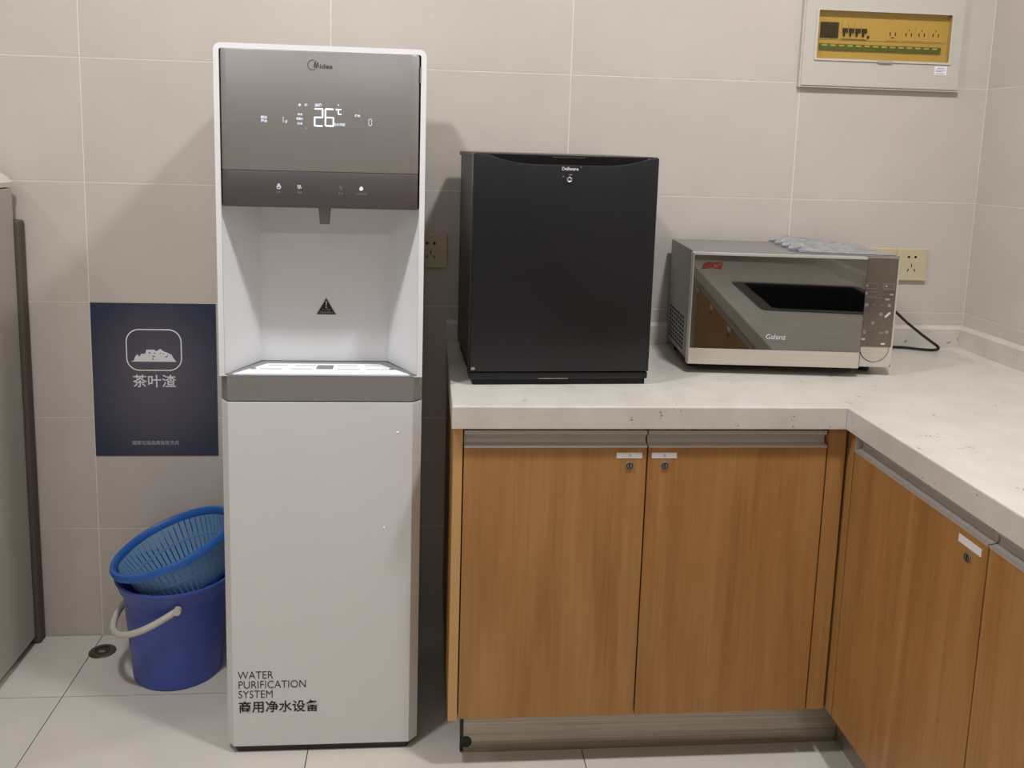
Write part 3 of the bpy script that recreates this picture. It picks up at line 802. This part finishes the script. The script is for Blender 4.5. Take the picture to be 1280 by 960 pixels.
# ------------------------------------------------------------------ microwave
mw = thing('microwave', 'silver microwave oven with a mirrored door standing on the worktop', 'microwave', (1.447, -.322, CT), math.radians(-5), local=True)
MW, MDW, MD, MZ0, MZ1 = .4815, .3975, .295, .0215, .2825
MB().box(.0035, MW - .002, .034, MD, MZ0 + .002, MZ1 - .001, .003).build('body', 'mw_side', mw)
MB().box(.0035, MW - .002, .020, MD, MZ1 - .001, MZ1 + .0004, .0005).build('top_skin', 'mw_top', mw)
MB().box(.0015, MW - .0005, .026, .0345, MZ0 + .001, MZ1 - .002).build('front_frame', 'black_plastic', mw)
dr = MB().box(.0, MDW, .0015, .026, MZ0, MZ1 - .0012, .0015).build('door', 'steel_edge', mw)
sub(dr, MB().box(.0032, MDW - .0010, -.0006, .003, .0605, MZ1 - .0068).build('mirror_glass', 'mw_mirror', mw))
sub(dr, MB().box(.0002, MDW - .004, -.0030, .003, MZ0 + .0014, .0597, .0010).build('bottom_strip', 'steel_strip', mw))
sub(dr, MB().box(.001, MDW - .0004, .0002, .004, MZ1 - .0062, MZ1 - .0016).build('top_strip', 'steel_edge', mw))
lt = text_obj('lettering', 'Galanz', .0120, (.1995, -.0010, .0855), 'print_white', mw, offset=.0001, squeeze=1.02); sub(dr, lt)
st = MB().prism([(.0205, .2440), (.0235, .2560), (.0330, .2615), (.0450, .2595), (.0655, .2620), (.0672, .2540), (.0640, .2440), (.0450, .2465)], -.0012, -.0006, 'y').build('sticker', 'sticker_red', mw); st['label'] = 'torn red sticker'
sub(dr, st)
stt = MB().box(.0260, .0430, -.0015, -.0012, .2475, .2488).box(.0265, .0420, -.0015, -.0012, .2510, .2518).box(.0470, .0560, -.0015, -.0012, .2490, .2550).box(.0585, .0625, -.0015, -.0012, .2540, .2575).build('sticker_print', 'sticker_red_light', mw); sub(dr, stt)
MB().box(MDW - .0002, MDW + .0016, .0040, .0300, MZ0 + .001, MZ1 - .002).build('door_gap', 'void_black', mw)
# control panel
cp = MB().prism([(MDW + .0015, MZ0 - .0005), (MW - .0085, MZ0 - .0005), (MW - .0025, MZ0 + .004), (MW, MZ0 + .012), (MW, MZ1), (MDW + .0015, MZ1)], .0235, .034, 'y', .0008).build('control_panel', 'steel_edge', mw)
sub(cp, MB().box(MDW + .0025, MW - .0045, .0225, .0240, .0690, MZ1 - .0055).build('panel_glass', 'mw_panel_glass', mw))
px0, px1 = MDW + .006, MW - .008
pw_ = px1 - px0
def mark(x0, x1, z0, z1, m='panel_mark'):
    sub(cp, MB().box(px0 + pw_ * x0, px0 + pw_ * x1, .0220, .0226, z0, z1).build('panel_mark', m, mw))
def frame_mark(x0, x1, z0, z1, t_=.0008, m='panel_mark'):
    xa, xb = px0 + pw_ * x0, px0 + pw_ * x1
    sub(cp, MB().ring([(xa, z0), (xb, z0), (xb, z1), (xa, z1)], [(xa + t_, z0 + t_), (xb - t_, z0 + t_), (xb - t_, z1 - t_), (xa + t_, z1 - t_)], .0220, .0226, 'y').build('panel_mark', m, mw))
frame_mark(.06, .42, .2060, .2190); frame_mark(.62, .98, .2060, .2190)
frame_mark(.06, .42, .1880, .2000); frame_mark(.62, .98, .1880, .2000, m='print_dark')
for (a_, c_, z_) in ((.02, .12, .2110), (.68, .76, .2110), (.02, .12, .1930), (.86, .98, .1915), (.72, .86, .1800), (.08, .16, .1000), (.62, .76, .1010)): mark(a_, c_, z_, z_ + .004, 'print_grey' if z_ > .17 else 'panel_mark')
sub(cp, MB().box(px0 - .001, px1, .0221, .0226, .1845, .1850).build('panel_mark', 'panel_mark', mw))
for r_ in range(4):
    for c_ in range(4):
        z_ = .168 - r_ * .021; x_ = .12 + c_ * .25
        sub(cp, MB().cyl(px0 + pw_ * x_, .0221, z_, .0042, .0005, 'y', 14).build('button_mark', 'panel_dim' if (r_ + c_) % 3 else 'panel_mark', mw))
mark(.02, .16, .0850, .0890, 'print_white'); mark(.70, .84, .0750, .0790, 'print_white')
sub(cp, MB().prism([(px0 + pw_ * .74, .142), (px0 + pw_ * .78, .138), (px0 + pw_ * .94, .150), (px0 + pw_ * .90, .153)], .0219, .0224, 'y').build('panel_mark', 'print_white', mw))
# door button: a bowed lower edge
NB = 20; bo = []
for k in range(NB + 1):
    a = PI + PI * k / NB
    bo.append((MDW + .0410 + .0330 * math.cos(a), .0670 + .0330 * math.sin(a)))
sub(cp, MB().prism(bo, .0218, .0236, 'y', .0005).build('door_button', 'steel_strip', mw))
g_o = [(MDW + .041 + .0345 * math.cos(PI + PI * k / NB), .067 + .0345 * math.sin(PI + PI * k / NB)) for k in range(NB + 1)]
sub(cp, MB().prism(g_o + bo[::-1], .0229, .0236, 'y').build('button_gap', 'void_black', mw))
# vent slots on the left side
sp = bpy.data.meshes.new('vent_slot')
bmv = MB().prism(rrect(-.0088, .0088, -.0030, .0030, .0024, 3), .0028, .0040, 'x'); bmv.bm.to_mesh(sp); bmv.bm.free(); sp.materials.append(MATS['void_black'])
for c_ in range(7):
    for r_ in range(8):
        o = bpy.data.objects.new('vent_slot', sp); C.objects.link(o); o.parent = mw
        o.location = (0, .092 + c_ * .0270, .0400 + r_ * .0106)
for fx in (.03, MW - .04):
    for fy in (.085, MD - .04):
        MB().cyl(fx, fy, .0, .013, MZ0 + .006, r2=.015).build('foot', 'black_plastic', mw, True)
MB().cyl(.0030, .155, .0310, .0030, .0012, 'x', 12).build('screw', 'black_plastic', mw)

# power cord looping on the worktop
cd = [(1.93, -.055, .955), (2.00, -.070, .955), (2.054, -.090, .925), (2.10, -.085, .890), (2.15, -.078, .855), (2.185, -.070, .833), (2.203, -.066, .822), (2.205, -.070, .8155), (2.190, -.074, .8125), (2.16, -.068, .8125), (2.12, -.045, .8125), (2.06, -.040, .8125), (1.96, -.035, .8125)]
def smooth_pts(p, n=6):
    p = [Vector(q_) for q_ in p]; out = []
    for i in range(len(p) - 1):
        a, b_, c_, d_ = p[max(i - 1, 0)], p[i], p[i + 1], p[min(i + 2, len(p) - 1)]
        for k in range(n):
            t_ = k / n
            out.append(.5 * ((2 * b_) + (c_ - a) * t_ + (2 * a - 5 * b_ + 4 * c_ - d_) * t_ ** 2 + (3 * b_ - a - 3 * c_ + d_) * t_ ** 3))
    return out + [p[-1]]
tag(MB().tube(smooth_pts(cd), .0038, 10).build('power_cord', 'black_plastic', None, True), 'black power cord looping over the worktop behind the microwave', 'cord')

# crumpled silver sheet on the microwave
b = MB(); NU, NV = 44, 26
ztop = CT + MZ1 + .0010
c00, c10, c11, c01 = Vector((1.704, -.295)), Vector((1.922, -.330)), Vector((1.945, -.075)), Vector((1.740, -.040))
up_, dn_ = [], []
rnd = random.Random(3)
for j in range(NV + 1):
    r1_, r2_ = [], []
    for i in range(NU + 1):
        u_, v_ = i / NU, j / NV
        wv = .012 * math.sin(v_ * 24) * (1 - u_) ** 5
        p = (c00 * (1 - u_) + c10 * u_) * (1 - v_) + (c01 * (1 - u_) + c11 * u_) * v_
        p = p + Vector((wv, 0))
        edge = min(1, 6 * min(u_ + .06, 1 - u_, v_ + .0, 1 - v_))
        fold = (.0125 * (1 - u_) ** 0.9 + .0045) * (0.62 + 0.38 * math.sin(v_ * 24 + u_ * 2.5)) + .0012 * math.sin(u_ * 31 + v_ * 13) + rnd.uniform(-.0006, .0006)
        z_ = ztop + .0012 + max(0, fold) * max(edge, .0) + .006 * (1 - u_) ** 6 * (.5 + .5 * math.sin(v_ * 24 + 1))
        r1_.append(b.bm.verts.new((p.x, p.y, z_))); r2_.append(b.bm.verts.new((p.x, p.y, max(ztop, z_ - .0035 - .004 * (1 - u_) ** 3))))
    up_.append(r1_); dn_.append(r2_)
for j in range(NV):
    for i in range(NU):
        b.bm.faces.new((up_[j][i], up_[j][i + 1], up_[j + 1][i + 1], up_[j + 1][i]))
        b.bm.faces.new((dn_[j][i], dn_[j + 1][i], dn_[j + 1][i + 1], dn_[j][i + 1]))
for i in range(NU):
    b.bm.faces.new((up_[0][i], dn_[0][i], dn_[0][i + 1], up_[0][i + 1])); b.bm.faces.new((up_[NV][i], up_[NV][i + 1], dn_[NV][i + 1], dn_[NV][i]))
for j in range(NV):
    b.bm.faces.new((up_[j][0], up_[j + 1][0], dn_[j + 1][0], dn_[j][0])); b.bm.faces.new((up_[j][NU], dn_[j][NU], dn_[j + 1][NU], up_[j + 1][NU]))
bmesh.ops.recalc_face_normals(b.bm, faces=b.bm.faces[:])
tag(b.build('plastic_bag', 'foil', None, True), 'crumpled silver-grey bag lying flat on top of the microwave', 'bag')

# ------------------------------------------------------------------ distribution box
db = thing('distribution_box', 'grey wall-mounted electrical box with an amber window at the top', 'electrical box', (2.003, 0, 1.489))
bx0, bx1, bz0, bz1 = 1.790, 2.2215, 1.4890, 1.755
wx0, wx1, wz0, wz1 = 1.829, 2.184, 1.5620, 1.6815
MB().ring([(bx0, bz0), (bx1, bz0), (bx1, bz1), (bx0, bz1)], [(wx0, wz0), (wx1, wz0), (wx1, wz1), (wx0, wz1)], -.0135, -.0002, 'y').build('cover', 'box_grey', db)
MB().ring([(bx0 + .005, bz0 + .005), (bx1 - .005, bz0 + .005), (bx1 - .005, bz1 - .005), (bx0 + .005, bz1 - .005)], [(wx0 - .004, wz0 - .004), (wx1 + .004, wz0 - .004), (wx1 + .004, wz1 + .004), (wx0 - .004, wz1 + .004)], -.0165, -.0135, 'y').build('cover_face', 'box_grey', db)
wn = MB().ring(rrect(wx0 - .006, wx1 + .006, wz0 - .005, wz1 + .005, .004, 3), rrect(wx0, wx1, wz0, wz1, .003, 3), -.0195, -.0165, 'y').build('window_frame', 'cabinet_lid', db)
sub(wn, MB().box(wx0, wx1, -.0190, -.0175, wz0, wz1).build('pane', 'amber_pane', db))
sub(wn, MB().box(1.994, 2.032, -.0215, -.0165, wz0 - .0075, wz0 - .0005, .0008).build('latch', 'cabinet_grey', db))
MB().box(wx0, wx1, -.0030, -.0006, wz0, wz1).build('inner_plate', 'inner_cream', db)
MB().box(wx0 + .004, 2.176, -.0045, -.0030, 1.6110, 1.6590).build('rail_cover', 'inner_cream', db)
MB().box(1.8400, 1.8880, -.0075, -.0045, 1.6150, 1.6540, .0005).build('meter', 'print_black', db)
for k in range(4):
    xk = 1.8960 + k * .0170
    br = MB().box(xk, xk + .0162, -.0080, -.0045, 1.6140, 1.6550, .0004).build('breaker', 'inner_cream', db)
    sub(br, MB().box(xk + .0015, xk + .0150, -.0120, -.0080, 1.6290, 1.6400, .0006).build('toggle', 'print_black', db))
    sub(br, MB().box(xk + .0035, xk + .0080, -.0110, -.0080, 1.6195, 1.6290).build('toggle_stem', 'print_black', db))
MB().box(1.9660, 1.9700, -.0090, -.0045, 1.6170, 1.6230).build('test_button', 'print_black', db)
def outlet(x, z, wide):
    s_ = MB().box(x - .017, x + .017, -.0062, -.0045, z - .017, z + .017, .0004).build('outlet', 'inner_cream', db)
    sub(s_, MB().box(x - .0085, x - .0060, -.0066, -.0058, z - .005, z + .004).build('outlet_slot', 'print_black', db))
    sub(s_, MB().box(x + .0060, x + .0085, -.0066, -.0058, z - .005, z + .004).build('outlet_slot', 'print_black', db))
    if wide: sub(s_, MB().box(x - .004, x + .004, -.0066, -.0058, z - .0115, z - .0090).build('outlet_slot', 'print_black', db))
    else: sub(s_, MB().box(x - .001, x + .001, -.0066, -.0058, z + .0085, z + .0125).build('outlet_slot', 'print_black', db))
for k, x_ in enumerate((2.034, 2.077, 2.112, 2.150)): outlet(x_, 1.631, k == 0)
MB().box(1.8400, 2.1660, -.0080, -.0030, 1.5860, 1.6005).build('terminal_strip', 'green_bar', db)
for k in range(14):
    MB().box(1.846 + k * .0228, 1.860 + k * .0228, -.0090, -.0080, 1.5945, 1.5985).build('terminal', 'inner_cream', db)
stk = MB().box(2.1500, 2.1830, -.0172, -.0165, 1.5300, 1.5525).build('sticker', 'white_matte', db); stk['label'] = 'small white printed sticker'
for k, (a_, c_, z_) in enumerate(((2.157, 2.176, 1.5470), (2.153, 2.180, 1.5420), (2.153, 2.172, 1.5385), (2.153, 2.178, 1.5330))):
    sub(stk, MB().box(a_, c_, -.0174, -.0172, z_, z_ + .0016).build('sticker_print', 'print_grey', db))

# ------------------------------------------------------------------ wall sockets
def socket(xc, zc, label, m='socket_beige'):
    s = thing('wall_socket', label, 'socket', (xc, 0, zc - .043), group='five-hole wall sockets')
    MB().box(xc - .043, xc + .043, -.0085, -.0002, zc - .043, zc + .043, .0020).build('plate', m, s)
    MB().box(xc - .043, xc + .043, -.0092, -.0080, zc - .043, zc - .0350, .0006).build('lower_lip', m, s)
    for dx in (-.0095, .0095):
        MB().cyl(xc + dx, -.0088, zc + .0205, .0036, .0008, 'y', 14).build('hole', 'print_black', s)
    MB().box(xc - .0012, xc + .0012, -.0089, -.0082, zc - .0075, zc + .0025).build('hole', 'print_black', s)
    for sg in (-1, 1):
        MB().prism([(xc + sg * .0065, zc - .0115), (xc + sg * .0090, zc - .0105), (xc + sg * .0120, zc - .0185), (xc + sg * .0095, zc - .0195)], -.0089, -.0082, 'y').build('hole', 'print_black', s)
    return s
socket(2.1430, 1.0320, 'beige five-hole wall socket plate right beside the microwave')
socket(2.0565, 1.0320, 'beige five-hole wall socket plate mostly hidden behind the microwave')
socket(.8530, 1.0450, 'five-hole wall socket plate between the water dispenser and fridge')

for o in bpy.data.objects:
    if '_off' in o: del o['_off']
